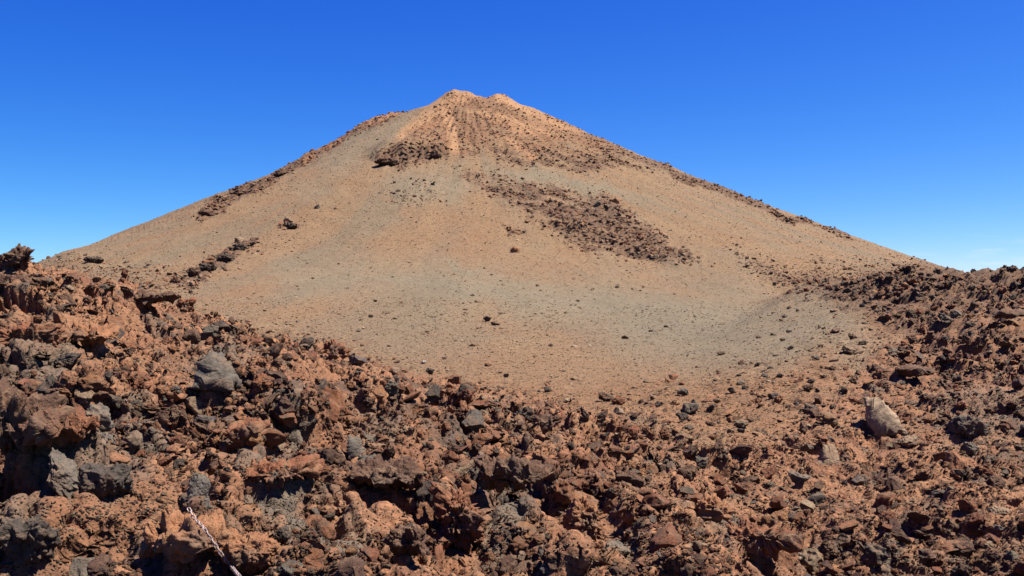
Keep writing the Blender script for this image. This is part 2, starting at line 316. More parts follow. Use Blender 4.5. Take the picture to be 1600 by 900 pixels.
for u, v, w, hr, gap, *_r in LEDGES:
    i, j = locate(u, v + gap); y0 = D[j]; rx = w / 2 / F * y0; g = gap / F * y0
    ia, ib = np.searchsorted(U, [u - 2 * w, u + 2 * w]); ja, jb = np.searchsorted(D, [y0 - 4 * rx, y0 + 5 * rx]); s = (slice(ia, ib), slice(ja, jb))
    yc = y0 + rx * .55
    qx = X[s] + rx * .25 * gnoise(X[s] / rx / .5, Y[s] / rx / .5, 35); qy = Y[s] + rx * .25 * gnoise(X[s] / rx / .5, Y[s] / rx / .5, 36)
    ZP[s] = np.minimum(ZP[s], -(1.0 if u < 100 else .7) * g * np.exp(-np.abs((qx - (u - CU) / F * y0) / (rx * .95)) ** 3 - np.abs((qy - yc) / (rx * .75)) ** 3))
    bx = np.exp(-np.abs((qx - (u - CU) / F * y0) / (rx * 1.05)) ** 4)
    ZP[s] += 1.0 * g * bx * sstep(y0 + rx * .50, y0 + rx * .85, qy) * (1 - sstep(y0 + rx * .9 + g, y0 + rx * .9 + max(5 * g, 3 * rx), qy))
    ledge_at.append((y0 + rx * .25, rx, g))

# ------------------------------------------------------------------ rubble relief
x32, y32 = X.astype(np.float32), Y.astype(np.float32)
step = np.maximum(DG * 0.0030, 0.01)
def fade(wl): return sstep(1.2, 3.0, wl / step).astype(np.float32)
wx = x32 + .30 * gnoise(x32 / .9, y32 / .9, 41) + .10 * gnoise(x32 / .3, y32 / .3, 43)
wy = y32 + .30 * gnoise(x32 / .9, y32 / .9, 42) + .10 * gnoise(x32 / .3, y32 / .3, 44)
rel = .48 * gnoise(x32 / 5.2, y32 / 5.2, 51) + .36 * gnoise(x32 / 2.1, y32 / 2.1, 52) - .30 * sstep(.25, .6, gnoise(x32 / 1.5, y32 / 1.9, 57))
calm = sstep(-.25, .35, gnoise(x32 / 4.3, y32 / 4.3, 61) + .4 * gnoise(x32 / 1.7, y32 / 1.7, 62))   # pockets of finer grit among the blocks
rough = (.35 + .65 * calm) * (1 - .85 * fine)
cellr = np.zeros(Z.shape, np.float32)
_thr = np.arctan2(X - CX, CY - Y); _rrr = np.hypot(X - CX, Y - CY)
for k, (wl, a, t) in enumerate([(3.6, .45, .30), (1.7, .30, .45), (.75, .19, .60), (.33, .10, .65), (.15, .045, .65)]):
    h, tl, rr, edge, b = cells(wx / wl, wy / wl, 100 + k)
    f = fade(wl) * (sstep(25, 70, DG) * (1 - .4 * isfar) if k == 0 else 1.0)
    f = f * ((1 - .4 * fine) if k > 2 else rough)
    sh = np.minimum(edge / .27, 1)
    rel = rel + f * (1.5 * a * h * sh + t * wl * .62 * tl * sh + .16 * wl * (sh - .7))
    if k in (1, 2, 3): cellr += rr * (.45, .35, .2)[k - 1]
for wl, a in ((.6, .07), (.28, .05), (.13, .03), (.06, .014)):
    rel = rel + fade(wl) * a * (2.2 * np.abs(gnoise(wx / wl * .8, wy / wl * .8, int(wl * 1000))) - .7) * (.5 + calm) * (1 - .5 * fine)
amp = np.interp(DG, [0, 4, 9, 20, 60, 120, 200, 400], [.35, .55, .85, 1, 1.1, 1.1, 1.2, 1.5]).astype(np.float32)
rel = rel * (1 - .7 * sstep(.05, .3, -ZP))
crack = -.06 * np.exp(-(gnoise(wx / 1.1, wy / 1.1, 301) / .05) ** 2) - .03 * np.exp(-(gnoise(wx / .45, wy / .45, 302) / .06) ** 2)
rel = rel * (1 - .68 * mass) + mass * crack
rib = isfar * np.clip(lava_c0, 0, 1) * 1.2 * (1 - sstep(0, 14, 14 - np.abs(VB - np.interp(UB, SKY[:, 0], SKY[:, 1])))) * np.clip(gnoise(_thr * 34, _rrr / 30, 211) + .5 * gnoise(_thr * 80, _rrr / 14, 212), -.6, .9)
Z2 = Z + lava * amp * rel + ZP + rib
g_rel = fade(.5) * .035 * gnoise(x32 / .5, y32 / .5, 71) + fade(1.6) * .06 * gnoise(x32 / 1.6, y32 / 1.6, 72) + fade(.18) * .02 * gnoise(x32 / .18, y32 / .18, 73) + fade(6) * .12 * gnoise(x32 / 6, y32 / 6, 74)
Z2 += (1 - lava) * g_rel * np.interp(DG, [0, 60, 300], [1, 1, 3])
kx = lava * amp
X2 = X + kx * (.14 * gnoise(x32 / 1.1, y32 / 1.1, 81) + .06 * gnoise(x32 / .4, y32 / .4, 82))
Y2 = Y + YS + kx * (-.22 * np.clip(rel, -.6, .6) + .12 * gnoise(x32 / 1.1, y32 / 1.1, 84) + .05 * gnoise(x32 / .4, y32 / .4, 85))

def vnoise3(p, seed):
    f = np.floor(p); i = f.astype(np.int64); w = (p - f).astype(np.float32); w = w * w * w * (w * (w * 6 - 15) + 10)
    s = 0
    for a in (0, 1):
        for b in (0, 1):
            for c in (0, 1):
                h = _u(_h(i[:, 0] + a + 57 * (i[:, 2] + c), i[:, 1] + b + 131 * (i[:, 2] + c), seed))
                s = s + h * (w[:, 0] if a else 1 - w[:, 0]) * (w[:, 1] if b else 1 - w[:, 1]) * (w[:, 2] if c else 1 - w[:, 2])
    return s * 2 - 1
_p = np.stack([X2, Y2, Z2], -1)
_du = np.gradient(_p, axis=0); _dv = np.gradient(_p, axis=1)
_nr = np.cross(_du, _dv); _nr /= np.linalg.norm(_nr, axis=-1, keepdims=True) + 1e-12
_m = np.nonzero((lava.ravel() > .02) & (DG.ravel() < 130) & (UG.ravel() > -400) & (UG.ravel() < 2000))[0]
_q = _p.reshape(-1, 3)[_m]; _dd = DG.ravel()[_m]
_disp = 0
for _wl, _a in ((.45, -.085), (.19, .05), (.085, -.022)):
    _disp = _disp + _a * (2.1 * np.abs(vnoise3(_q / _wl, int(_wl * 777))) - .6) * sstep(1.2, 3.0, _wl / np.maximum(_dd * .003, .01))
_f = _p.reshape(-1, 3); _f[_m] += _nr.reshape(-1, 3)[_m] * (_disp * lava.ravel()[_m] * (1 - .5 * fine.ravel()[_m]))[:, None]
X2, Y2, Z2 = _p[..., 0], _p[..., 1], _p[..., 2]
del _p, _du, _dv, _nr, _q, _f

# ------------------------------------------------------------------ materials
def newmat(name):
    m = bpy.data.materials.new(name); m.use_nodes = True
    nt = m.node_tree; nt.nodes.clear()
    return m, nt.nodes, nt.links
class NB:
    def __init__(s, n, l): s.n, s.l = n, l
    def node(s, t, **k):
        o = s.n.new(t)
        for a, b in k.items(): setattr(o, a, b)
        return o
    def put(s, sock, val):
        if hasattr(val, 'is_output'): s.l.new(val, sock)
        else: sock.default_value = val
    def noise(s, vec, scale, detail=4, rough=.55):
        o = s.node('ShaderNodeTexNoise'); s.l.new(vec, o.inputs['Vector'])
        o.inputs['Scale'].default_value = scale; o.inputs['Detail'].default_value = detail; o.inputs['Roughness'].default_value = rough
        return o.outputs['Fac']
    def voro(s, vec, scale, out='Color', feature='F1'):
        o = s.node('ShaderNodeTexVoronoi', feature=feature); s.l.new(vec, o.inputs['Vector']); o.inputs['Scale'].default_value = scale
        return o.outputs[out]
    def mr(s, x, a, b, c=0., d=1.):
        o = s.node('ShaderNodeMapRange'); s.put(o.inputs[0], x)
        for i, q in enumerate((a, b, c, d)): o.inputs[i + 1].default_value = q
        return o.outputs[0]
    def mix(s, f, a, b, mode='MIX'):
        o = s.node('ShaderNodeMix', data_type='RGBA', blend_type=mode)
        s.put(o.inputs[0], f); s.put(o.inputs[6], a if hasattr(a, 'is_output') else (*a, 1)); s.put(o.inputs[7], b if hasattr(b, 'is_output') else (*b, 1))
        return o.outputs[2]
    def math(s, op, a, b=0.):
        o = s.node('ShaderNodeMath', operation=op); s.put(o.inputs[0], a); s.put(o.inputs[1], b)
        return o.outputs[0]
    def sep(s, c):
        o = s.node('ShaderNodeSeparateColor'); s.l.new(c, o.inputs[0]); return o.outputs
    def bump(s, h, strength, dist, prev=None):
        o = s.node('ShaderNodeBump'); s.put(o.inputs['Height'], h); o.inputs['Strength'].default_value = strength; o.inputs['Distance'].default_value = dist
        if prev is not None: s.l.new(prev, o.inputs['Normal'])
        return o.outputs[0]
    def finish(s, col, normal, rough=.95, spec=.15):
        p = s.node('ShaderNodeBsdfPrincipled'); s.put(p.inputs['Base Color'], s.mix(1., col, (.715, .715, .705), 'MULTIPLY')); p.inputs['Roughness'].default_value = rough
        p.inputs['Specular IOR Level'].default_value = spec
        if normal is not None: s.l.new(normal, p.inputs['Normal'])
        o = s.node('ShaderNodeOutputMaterial'); s.l.new(p.outputs[0], o.inputs['Surface'])

TAN, GRV_ORANGE, GRV_GREY, PALE = (.174, .115, .067), (.172, .086, .042), (.152, .124, .083), (.300, .165, .083)
LRED, LRUST, LBROWN, LGREY = (.178, .070, .035), (.255, .116, .057), (.070, .037, .024), (.072, .058, .045)
def terrain_material():
    m, n, l = newmat('volcanic_ground'); b = NB(n, l)
    pos = b.node('ShaderNodeNewGeometry').outputs['Position']
    at = b.node('ShaderNodeAttribute', attribute_name='zones'); z = b.sep(at.outputs['Color'])
    at2 = b.node('ShaderNodeAttribute', attribute_name='relief'); z2 = b.sep(at2.outputs['Color'])
    lav, gry, org = z[0], z[1], z[2]; cell, farm, summit = z2[0], z2[1], z2[2]
    n1 = b.noise(pos, .09, 5); n2 = b.noise(pos, .6, 5); n3 = b.noise(pos, 5, 4, .7)
    streak = at2.outputs['Alpha']
    # loose gravel
    gcol = b.mix(b.mr(n1, .35, .65), TAN, b.mix(.5, TAN, GRV_ORANGE))
    gcol = b.mix(b.math('MULTIPLY', org, b.mr(n2, .3, .7, .45, 1.)), gcol, GRV_ORANGE)
    gcol = b.mix(b.math('MULTIPLY', gry, b.mr(n2, .25, .75, .55, 1.)), gcol, GRV_GREY)
    gcol = b.mix(b.math('MULTIPLY', farm, b.mr(streak, .5, .85, 0, .5)), gcol, (.128, .102, .067))
    gcol = b.mix(b.math('MULTIPLY', b.math('MULTIPLY', farm, b.math('SUBTRACT', 1., gry)), b.mr(streak, .5, .2, 0, .55)), gcol, (.192, .116, .060))
    gcol = b.mix(summit, gcol, PALE)
    for sc, lo, hi, f in ((22, .62, 1.32, .8), (7, .78, 1.18, .7), (2.2, .86, 1.10, .8)):
        vv = b.sep(b.voro(pos, sc))
        gcol = b.mix(f, gcol, b.mix(1., gcol, b.mix(vv[0], (lo, lo, lo), (hi, hi, hi * .98)), 'MULTIPLY'))
    # lava and clinker
    c2 = b.math('ADD', b.math('MULTIPLY', cell, .7), b.math('MULTIPLY', n2, .45))
    lcol = b.mix(b.mr(c2, .42, .62), LRED, LRUST)
    lcol = b.mix(b.mr(c2, .45, .28), lcol, LBROWN)
    lcol = b.mix(b.mr(b.noise(pos, .9, 5, .6), .54, .62, 0, .85), lcol, LGREY)
    lcol = b.mix(b.mr(n3, .35, .75, .0, .55), lcol, b.mix(.5, LBROWN, LGREY))
    vv = b.sep(b.voro(pos, 30)); lcol = b.mix(.7, lcol, b.mix(1., lcol, b.mix(vv[0], (.55,) * 3, (1.4,) * 3), 'MULTIPLY'))
    up = b.node('ShaderNodeSeparateXYZ'); l.new(b.node('ShaderNodeNewGeometry').outputs['Normal'], up.inputs[0])
    dust = b.math('MULTIPLY', b.mr(b.noise(pos, 1.3, 5, .65), .44, .60, .05, .75), b.mr(up.outputs['Z'], .45, .9, .35, 1.))
    lcol = b.mix(b.math('MULTIPLY', dust, .75), lcol, (.175, .102, .057))
    lcol = b.mix(b.math('MULTIPLY', b.math('SUBTRACT', 1., b.mr(farm, 0, .02)), b.math('MULTIPLY', streak, .7)), lcol, b.mix(b.mr(n2, .35, .65), (.15, .066, .034), (.225, .108, .055)))
    lcol = b.mix(b.math('MULTIPLY', b.math('MULTIPLY', gry, b.math('SUBTRACT', 1., farm)), b.mr(n2, .35, .6, .45, .95)), lcol, b.mix(n3, (.125, .108, .080), (.075, .064, .050)))
    lcol = b.mix(b.math('MULTIPLY', farm, .85), lcol, b.mix(org, (.092, .055, .033), (.190, .095, .047)))
    lcol = b.mix(b.math('MULTIPLY', summit, b.mr(n3, .35, .65, .3, .9)), lcol, PALE)
    # grit fills the calm pockets between blocks
    grit = b.math('MULTIPLY', z2[2], 0.)
    lf = b.mr(b.math('ADD', lav, b.math('MULTIPLY', b.math('SUBTRACT', n3, .5), .5)), .30, .62)
    col = b.mix(lf, gcol, lcol)
    hole = b.mr(b.voro(pos, 26, 'Distance'), .12, .34)
    h1 = b.noise(pos, 9, 6, .7); h2 = b.noise(pos, 40, 4, .7)
    nb = b.bump(b.voro(pos, 16, 'Distance'), .5, .03)
    nb = b.bump(h2, .6, .012, nb); nb = b.bump(hole, .5, .025, nb); nb = b.bump(h1, .7, .06, nb)
    b.finish(col, nb)
    return m
def rock_material():
    m, n, l = newmat('lava_rock'); b = NB(n, l)
    t = b.node('ShaderNodeAttribute', attribute_name='tint', attribute_type='INSTANCER').outputs['Color']
    co = b.node('ShaderNodeTexCoord').outputs['Object']
    pos = b.node('ShaderNodeNewGeometry').outputs['Position']
    n1 = b.noise(co, 1.7, 5, .6); n2 = b.noise(co, 6, 5, .7); n3 = b.noise(pos, 30, 3, .7)
    n4 = b.noise(co, 1.1, 4, .65); n5 = b.noise(pos, 7, 4, .65)
    col = b.mix(b.mr(n1, .50, .66, 0, .55), t, (.20, .096, .050))
    col = b.mix(b.mr(n4, .52, .64, 0, .60), col, (.080, .062, .047))
    col = b.mix(b.mr(n2, .42, .66, .0, .8), col, b.mix(1., col, (.50, .50, .52), 'MULTIPLY'))
    up = b.node('ShaderNodeSeparateXYZ'); l.new(b.node('ShaderNodeNewGeometry').outputs['Normal'], up.inputs[0])
    col = b.mix(b.math('MULTIPLY', b.mr(n5, .46, .62, 0, .55), b.mr(up.outputs['Z'], .4, .9, .2, 1.)), col, (.20, .120, .066))
    col = b.mix(.8, col, b.mix(1., col, b.mix(n3, (.5,) * 3, (1.5,) * 3), 'MULTIPLY'))
    hole = b.mr(b.voro(pos, 30, 'Distance'), .10, .32)
    nb = b.bump(n3, .6, .02); nb = b.bump(hole, .45, .02, nb); nb = b.bump(b.noise(co, 11, 5, .7), .7, .05, nb)
    b.finish(col, nb, .93, .2)
    return m
def steel_material():
    m, n, l = newmat('galvanised_steel'); b = NB(n, l)
    co = b.node('ShaderNodeTexCoord').outputs['Object']
    c = b.mix(b.mr(b.noise(co, 60, 4), .45, .62), (.27, .205, .185), (.13, .08, .06))
    p = b.node('ShaderNodeBsdfPrincipled'); b.put(p.inputs['Base Color'], c); p.inputs['Roughness'].default_value = .5; p.inputs['Metallic'].default_value = .35
    o = b.node('ShaderNodeOutputMaterial'); l.new(p.outputs[0], o.inputs['Surface'])
    return m
M_GROUND, M_ROCK, M_STEEL = terrain_material(), rock_material(), steel_material()

# ------------------------------------------------------------------ terrain meshes (ground, lava field and hill share their borders)
SUMMIT = [([(681,170),(700,158),(708,190),(717,232),(700,238),(695,200)], 5, .9), ([(690,172),(680,160),(618,214),(630,220)], 5, .7), ([(660,168),(690,145),(712,138),(742,142),(752,152),(700,162)], 5, .7),
          ([(760,152),(778,144),(850,176),(910,206),(880,206),(800,168)], 6, .85), ([(728,172),(800,178),(870,206),(880,220),(800,206)], 7, .7), ([(778,212),(800,212),(850,248),(835,252)], 6, .6), ([(556,196),(585,180),(640,174),(600,186)], 5, .6)]
summit = np.clip(soft(SUMMIT, .5), 0, 1) * isfar
zones = np.stack([lava * (1 - .42 * fine) * (1 - .1 * isfar), grey, orange, np.ones_like(lava)], -1).astype(np.float32)
_th = np.arctan2(X - CX, CY - Y); _rr = np.hypot(X - CX, Y - CY)
streak = np.clip(.5 + .45 * fbm(_th * 22 + 20, _rr / 110, 201, 3) + .25 * fbm(X / 18, Y / 40, 205, 3), 0, 1)
streak = np.where(DG < 35, mass, streak)
relief = np.stack([cellr, sstep(35, 110, DG), summit, streak], -1).astype(np.float32)
P = np.stack([X2, Y2, Z2], -1).astype(np.float32)
vid = np.arange(NU * ND).reshape(NU, ND)
quads = np.stack([vid[:-1, :-1], vid[1:, :-1], vid[1:, 1:], vid[:-1, 1:]], -1)
dq = D[None, :-1] * np.ones((NU - 1, 1)); lq = lava_n[:-1, :-1]
hill_q = dq > 150
lava_q = (~hill_q) & (lq > .5)
ground_q = ~(hill_q | lava_q)
def grid_object(name, mask, label):
    q = quads[mask]; used, inv = np.unique(q.ravel(), return_inverse=True)
    me = bpy.data.meshes.new(name)
    co = P.reshape(-1, 3)[used]; nf = len(q)
    me.vertices.add(len(used)); me.vertices.foreach_set('co', co.ravel())
    me.loops.add(nf * 4); me.loops.foreach_set('vertex_index', inv.astype(np.int32))
    me.polygons.add(nf); me.polygons.foreach_set('loop_start', np.arange(0, nf * 4, 4, dtype=np.int32))
    for nm, arr in (('zones', zones), ('relief', relief)):
        a = me.attributes.new(nm, 'FLOAT_COLOR', 'POINT'); a.data.foreach_set('color', arr.reshape(-1, 4)[used].ravel())
    me.update(calc_edges=True); me.shade_smooth()
    me.materials.append(M_GROUND)
    o = bpy.data.objects.new(name, me); COL.objects.link(o)
    o['kind'] = 'structure'; o['label'] = label; o['category'] = name.replace('_', ' ')
    return o
grid_object('ground', ground_q, 'tan and grey gravel floor of the hollow below the volcano')
grid_object('lava_field', lava_q, 'rough red brown lava and clinker filling the foreground and right slope')
grid_object('hill', hill_q, 'tan volcanic cone with an orange rocky summit')

# ------------------------------------------------------------------ rock shapes
def vnoise3(p, seed):
    f = np.floor(p); i = f.astype(np.int64); w = p - f; w = w * w * w * (w * (w * 6 - 15) + 10)
    s = 0
    for a in (0, 1):
        for b in (0, 1):
            for c in (0, 1):
                h = _u(_h(i[:, 0] + a + 57 * (i[:, 2] + c), i[:, 1] + b + 131 * (i[:, 2] + c), seed))
                s = s + h * (w[:, 0] if a else 1 - w[:, 0]) * (w[:, 1] if b else 1 - w[:, 1]) * (w[:, 2] if c else 1 - w[:, 2])
    return s * 2 - 1
def fbm3(p, seed, o=4, g=.55):
    s, a = 0, 1.
    for k in range(o): s = s + a * vnoise3(p * 2.07 ** k + k * 3.3, seed + 7 * k); a *= g
    return s
_ico = {}
def ico(sub):
    if sub not in _ico:
        bm = bmesh.new(); bmesh.ops.create_icosphere(bm, subdivisions=sub, radius=1)
        v = np.array([x.co[:] for x in bm.verts]); f = np.array([[q.index for q in x.verts] for x in bm.faces]); bm.free()
        _ico[sub] = (v, f)
    return _ico[sub]
def rock_mesh(name, kind, seed, sub=5, dims=None, feat=None):
    r = np.random.default_rng(seed); v, f = ico(sub); p = v.copy()
    if kind == 'clinker':       # knobbly cinder lump
        rad = 1 + .35 * fbm3(p * 1.3 + seed, seed, 3)
        c = r.normal(size=(70, 3)); c /= np.linalg.norm(c, axis=1)[:, None]
        dd = np.sort(np.arccos(np.clip(p @ c.T, -1, 1)), axis=1)
        rad += .20 * (1 - dd[:, 0] / .35) + .10 * np.minimum((dd[:, 1] - dd[:, 0]) / .12, 1) - .05
        rad += .10 * (1 - 2 * np.abs(vnoise3(p * 6, seed + 5))) + .05 * (1 - 2 * np.abs(vnoise3(p * 13, seed + 6)))
        p = p * rad[:, None]; d = np.array([1, r.uniform(.75, 1), r.uniform(.65, .9)])
    else:
        nplanes = 15 if kind == 'block' else 12
        p = p * 1.15
        for k in range(nplanes):
            nn = r.normal(size=3); nn /= np.linalg.norm(nn); o = r.uniform(.42, .80)
            t = p @ nn; p = p - np.where(t > o, t - o, 0)[:, None] * nn
        q = p + .09 * np.stack([fbm3(p * 1.4 + 9 * k, seed + k, 3) for k in range(3)], 1)
        nrm = p / np.linalg.norm(p, axis=1)[:, None]
        q = q + nrm * (.05 * fbm3(p * 4, seed + 20, 3) + .05 * (1 - 2 * np.abs(vnoise3(p * 3.1, seed + 31))) - .06 * np.clip(vnoise3(p * 5, seed + 33) - .35, 0, 1))[:, None]
        p = q
        d = np.array([1, r.uniform(.65, .95), r.uniform(.55, .85)]) if kind == 'block' else np.array([1, r.uniform(.6, .9), r.uniform(.22, .36)])
        if kind == 'round': d = np.array([1, .9, .8])
    p = p * d
    if dims is not None:
        p = p - (p.max(0) + p.min(0)) / 2; p = p / (p.max(0) - p.min(0)) * np.array(dims)
        dm = float(np.median(dims)); q = p / dm; nrm = v / np.array(dims); nrm /= np.linalg.norm(nrm, axis=1)[:, None]
        am = {'ledge': 1.6 if dims[0] / F * 0 + sub > 5 else .8, 'clinker': 1.0, 'slab': .55}.get(kind, .6)
        p = p + nrm * (dm * am * (.13 * (1.2 if kind == 'ledge' else 1) * fbm3(q * 2.2 + seed % 17, seed + 50, 3) + .085 * (2.2 * np.abs(vnoise3(q * 6 + 3, seed + 60)) - .7) + .05 * (2.2 * np.abs(vnoise3(q * 13 + 3, seed + 61)) - .7) + .022 * (2.2 * np.abs(vnoise3(q * 29 + 3, seed + 62)) - .7)))[:, None] * np.minimum(1, min(dims) / dm * 1.4)
        if feat:   # broken surface at the true size of the lava's own texture
            for wl, a in ((.30, .050), (.15, -.036), (.075, -.020), (.04, .010)):
                p = p + nrm * (feat * a * (2.2 * np.abs(vnoise3(p / (wl * feat) + seed, seed + int(wl * 500))) - .7))[:, None]
    else:
        p = p / np.abs(p).max()
    me = bpy.data.meshes.new(name); me.from_pydata(p.tolist(), [], f.tolist()); me.shade_smooth(); me.materials.append(M_ROCK)
    return me
def hull_mesh(name, pts, seed, dims):
    bm = bmesh.new()
    for q in pts: bm.verts.new(q)
    bmesh.ops.convex_hull(bm, input=bm.verts[:]); bmesh.ops.delete(bm, geom=[x for x in bm.verts if not x.link_faces], context='VERTS')
    for _ in range(6): bmesh.ops.subdivide_edges(bm, edges=[e for e in bm.edges if e.calc_length() > .045], cuts=1)
    bmesh.ops.triangulate(bm, faces=bm.faces[:])
    me = bpy.data.meshes.new(name); bm.to_mesh(me); bm.free(); me.update()
    n = len(me.vertices); p = np.empty(n * 3); me.vertices.foreach_get('co', p); p = p.reshape(-1, 3)
    d3 = np.stack([fbm3(p * 2.2 + 5 * k, seed + k, 4) for k in range(3)], 1)
    p = p + .05 * d3 - .03 * np.abs(vnoise3(p * 4.3, seed + 3))[:, None] * np.sign(p - p.mean(0)) + .022 * np.stack([fbm3(p * 9 + 5 * k, seed + 9 + k, 3) for k in range(3)], 1)
    p = p * np.array(dims); c = p - p.mean(0); c /= np.linalg.norm(c, axis=1)[:, None]; ft = float(np.mean(dims))
    for wl, a in ((.45, -.035), (.2, .022), (.09, -.018), (.045, .010)):
        p = p + c * (ft * a * (2.2 * np.abs(vnoise3(p / (wl * ft) + seed % 13, seed + int(wl * 500))) - .7))[:, None]
    me.vertices.foreach_set('co', p.ravel()); me.update(); me.shade_smooth(); me.materials.append(M_ROCK)
    return me
HULLS = {  # the boulder's corners in its own width, depth and height
 'upright tan boulder': [(-.30,-.25,0),(.62,-.5,0),(-.3,.4,0),(.62,.4,0),(-.52,-.02,.88),(-.45,.3,.96),(-.05,-.06,1.0),(.0,.3,1.),(.46,-.25,.52),(.52,.3,.55),(-.44,-.14,.5)],
 'pale leaning block': [(-.3,-.4,0),(.5,-.4,0),(-.4,.4,0),(.5,.4,0),(-.25,.05,.9),(.3,.2,1.),(.42,-.1,.6),(-.1,.35,.95)],
 'big smooth grey boulder': [(-.45,-.4,0),(.5,-.45,.0),(-.5,.4,.1),(.5,.4,0),(-.35,.1,.95),(.05,.25,1.),(.45,.0,.5),(-.05,-.1,.75),(-.48,0,.5)],
 'upper grey slab': [(-.2,-.4,.0),(.5,-.4,0),(-.3,.1,1.),(.15,.15,.95),(.5,0,.45),(-.3,.3,.0),(.5,.3,0)],
 'lower grey slab': [(-.45,-.4,.1),(.5,-.4,0),(-.4,.1,.95),(.15,.2,1.),(.5,.05,.6),(-.4,.3,.0),(.5,.3,0)],
 'chain stone': [(-.35,-.3,0),(.4,-.3,0),(-.4,.3,0),(.4,.3,0),(-.3,.0,.95),(.2,.05,1.),(.45,-.05,.7),(-.45,-.05,.6)],
}
KINDS = ['block'] * 10 + ['clinker'] * 8 + ['slab'] * 6
PROTO = [rock_mesh('rock_shape', k, 300 + 13 * i, 4 if i % 2 else 5) for i, k in enumerate(KINDS)]
shapes = bpy.data.collections.new('rock_shapes')
for i, me in enumerate(PROTO):
    o = bpy.data.objects.new('rock_shape_%02d' % i, me); shapes.objects.link(o)

TINT = {'red': (.180, .068, .032), 'rust': (.245, .108, .050), 'brown': (.090, .046, .028), 'dark grey': (.056, .043, .033), 'grey': (.112, .092, .071), 'tan': (.225, .148, .092), 'pale': (.36, .30, .24), 'cream': (.33, .235, .150)}

# ------------------------------------------------------------------ scatter
VG = CV - (Z2 / Y2) * F
VIS = np.minimum.accumulate(VG, axis=1)
def hit(u, v):
    i = min(max(int(round((u - U[39]) / 1.6)) + 39, 0), NU - 1)
    j = int(np.searchsorted(-VIS[i], -v)); return i, min(j, ND - 1)
def hit_many(u, v):
    i = np.clip(np.round((u - U[39]) / 1.6).astype(int) + 39, 0, NU - 1); j = np.zeros(len(u), int)
    order = np.argsort(i); 
    for c in np.unique(i):
        k = i == c
        j[k] = np.searchsorted(-VIS[c], -v[k])
    return i, np.minimum(j, ND - 1)
N = 150000
su = rng.uniform(-330, 1930, N); sv = rng.uniform(140, 980, N)
si, sj = hit_many(su, sv)
_c = lava_c > .12
fu, fv, ft = rng.uniform(50, 1440, 90000), rng.uniform(140, 470, 90000), rng.random(90000)
fi, fj = hit_many(fu, fv); _lf = np.where(D[fj] > 95, lava[fi, fj], 0); _k = (ft < np.minimum(1, _lf * 1.5) * (1 - .8 * summit[fi, fj]) * (1 - .45 * np.clip(orange[fi, fj], 0, 1) * (fv < 260))) & (_lf > .08)
nh = 9000                                   # ground turned away from the photograph's viewpoint
hu = rng.uniform(-330, 1930, nh); hi_ = np.clip(np.round((hu + 350) / 1.6).astype(int) + 39, 0, NU - 1); hd = np.exp(rng.uniform(math.log(5), math.log(160), nh)); hj = np.searchsorted(D, hd)
nearn = len(si); si = np.concatenate([si, hi_, fi[_k]]); sj = np.concatenate([sj, hj, fj[_k]])
sd = D[sj]; lv = lava[si, sj]; cm = calm[si, sj]
keep = (sd < 425) & (sd > 4.2) & (sj < ND - 2)
r = rng.random(len(si))
in_lava = keep & (r < lv * (.55 + .45 * cm) * (1 - .88 * mass[si, sj])) & (lv > .12)
on_gravel = keep & ~in_lava & (lv < .6)
# sizes: angular, with a long tail
ang = (1.9 + 2.7 * rng.pareto(1.75, len(si))) / F * (1 - .45 * fine[si, sj])
size = np.clip(ang * sd, .03, np.interp(sd, [4, 10, 30, 100, 300], [.20, .34, .6, .9, 1.6]))
size = np.where(sd > 150, np.clip(size * .85, .42, np.where(np.abs(VB[si, sj] - np.interp(UB[si, sj], SKY[:, 0], SKY[:, 1])) < 14, np.where(UB[si, sj] < 700, 1.7, .95), np.where(orange[si, sj] > .3, .95, 1.15))), size)
size = size * (1 + .9 * ribm[si, sj])
gsel = on_gravel & (rng.random(len(si)) < (.07 + .55 * np.clip(lv * 2, 0, 1)) * np.where(sd > 170, .6, 1))
gsel = gsel & (lv > -1)
gsize = np.clip((.7 + .55 * rng.pareto(1.7, len(si))) / F * sd, .02, np.interp(sd, [20, 60, 200, 400], [.25, .42, .8, 1.0]))

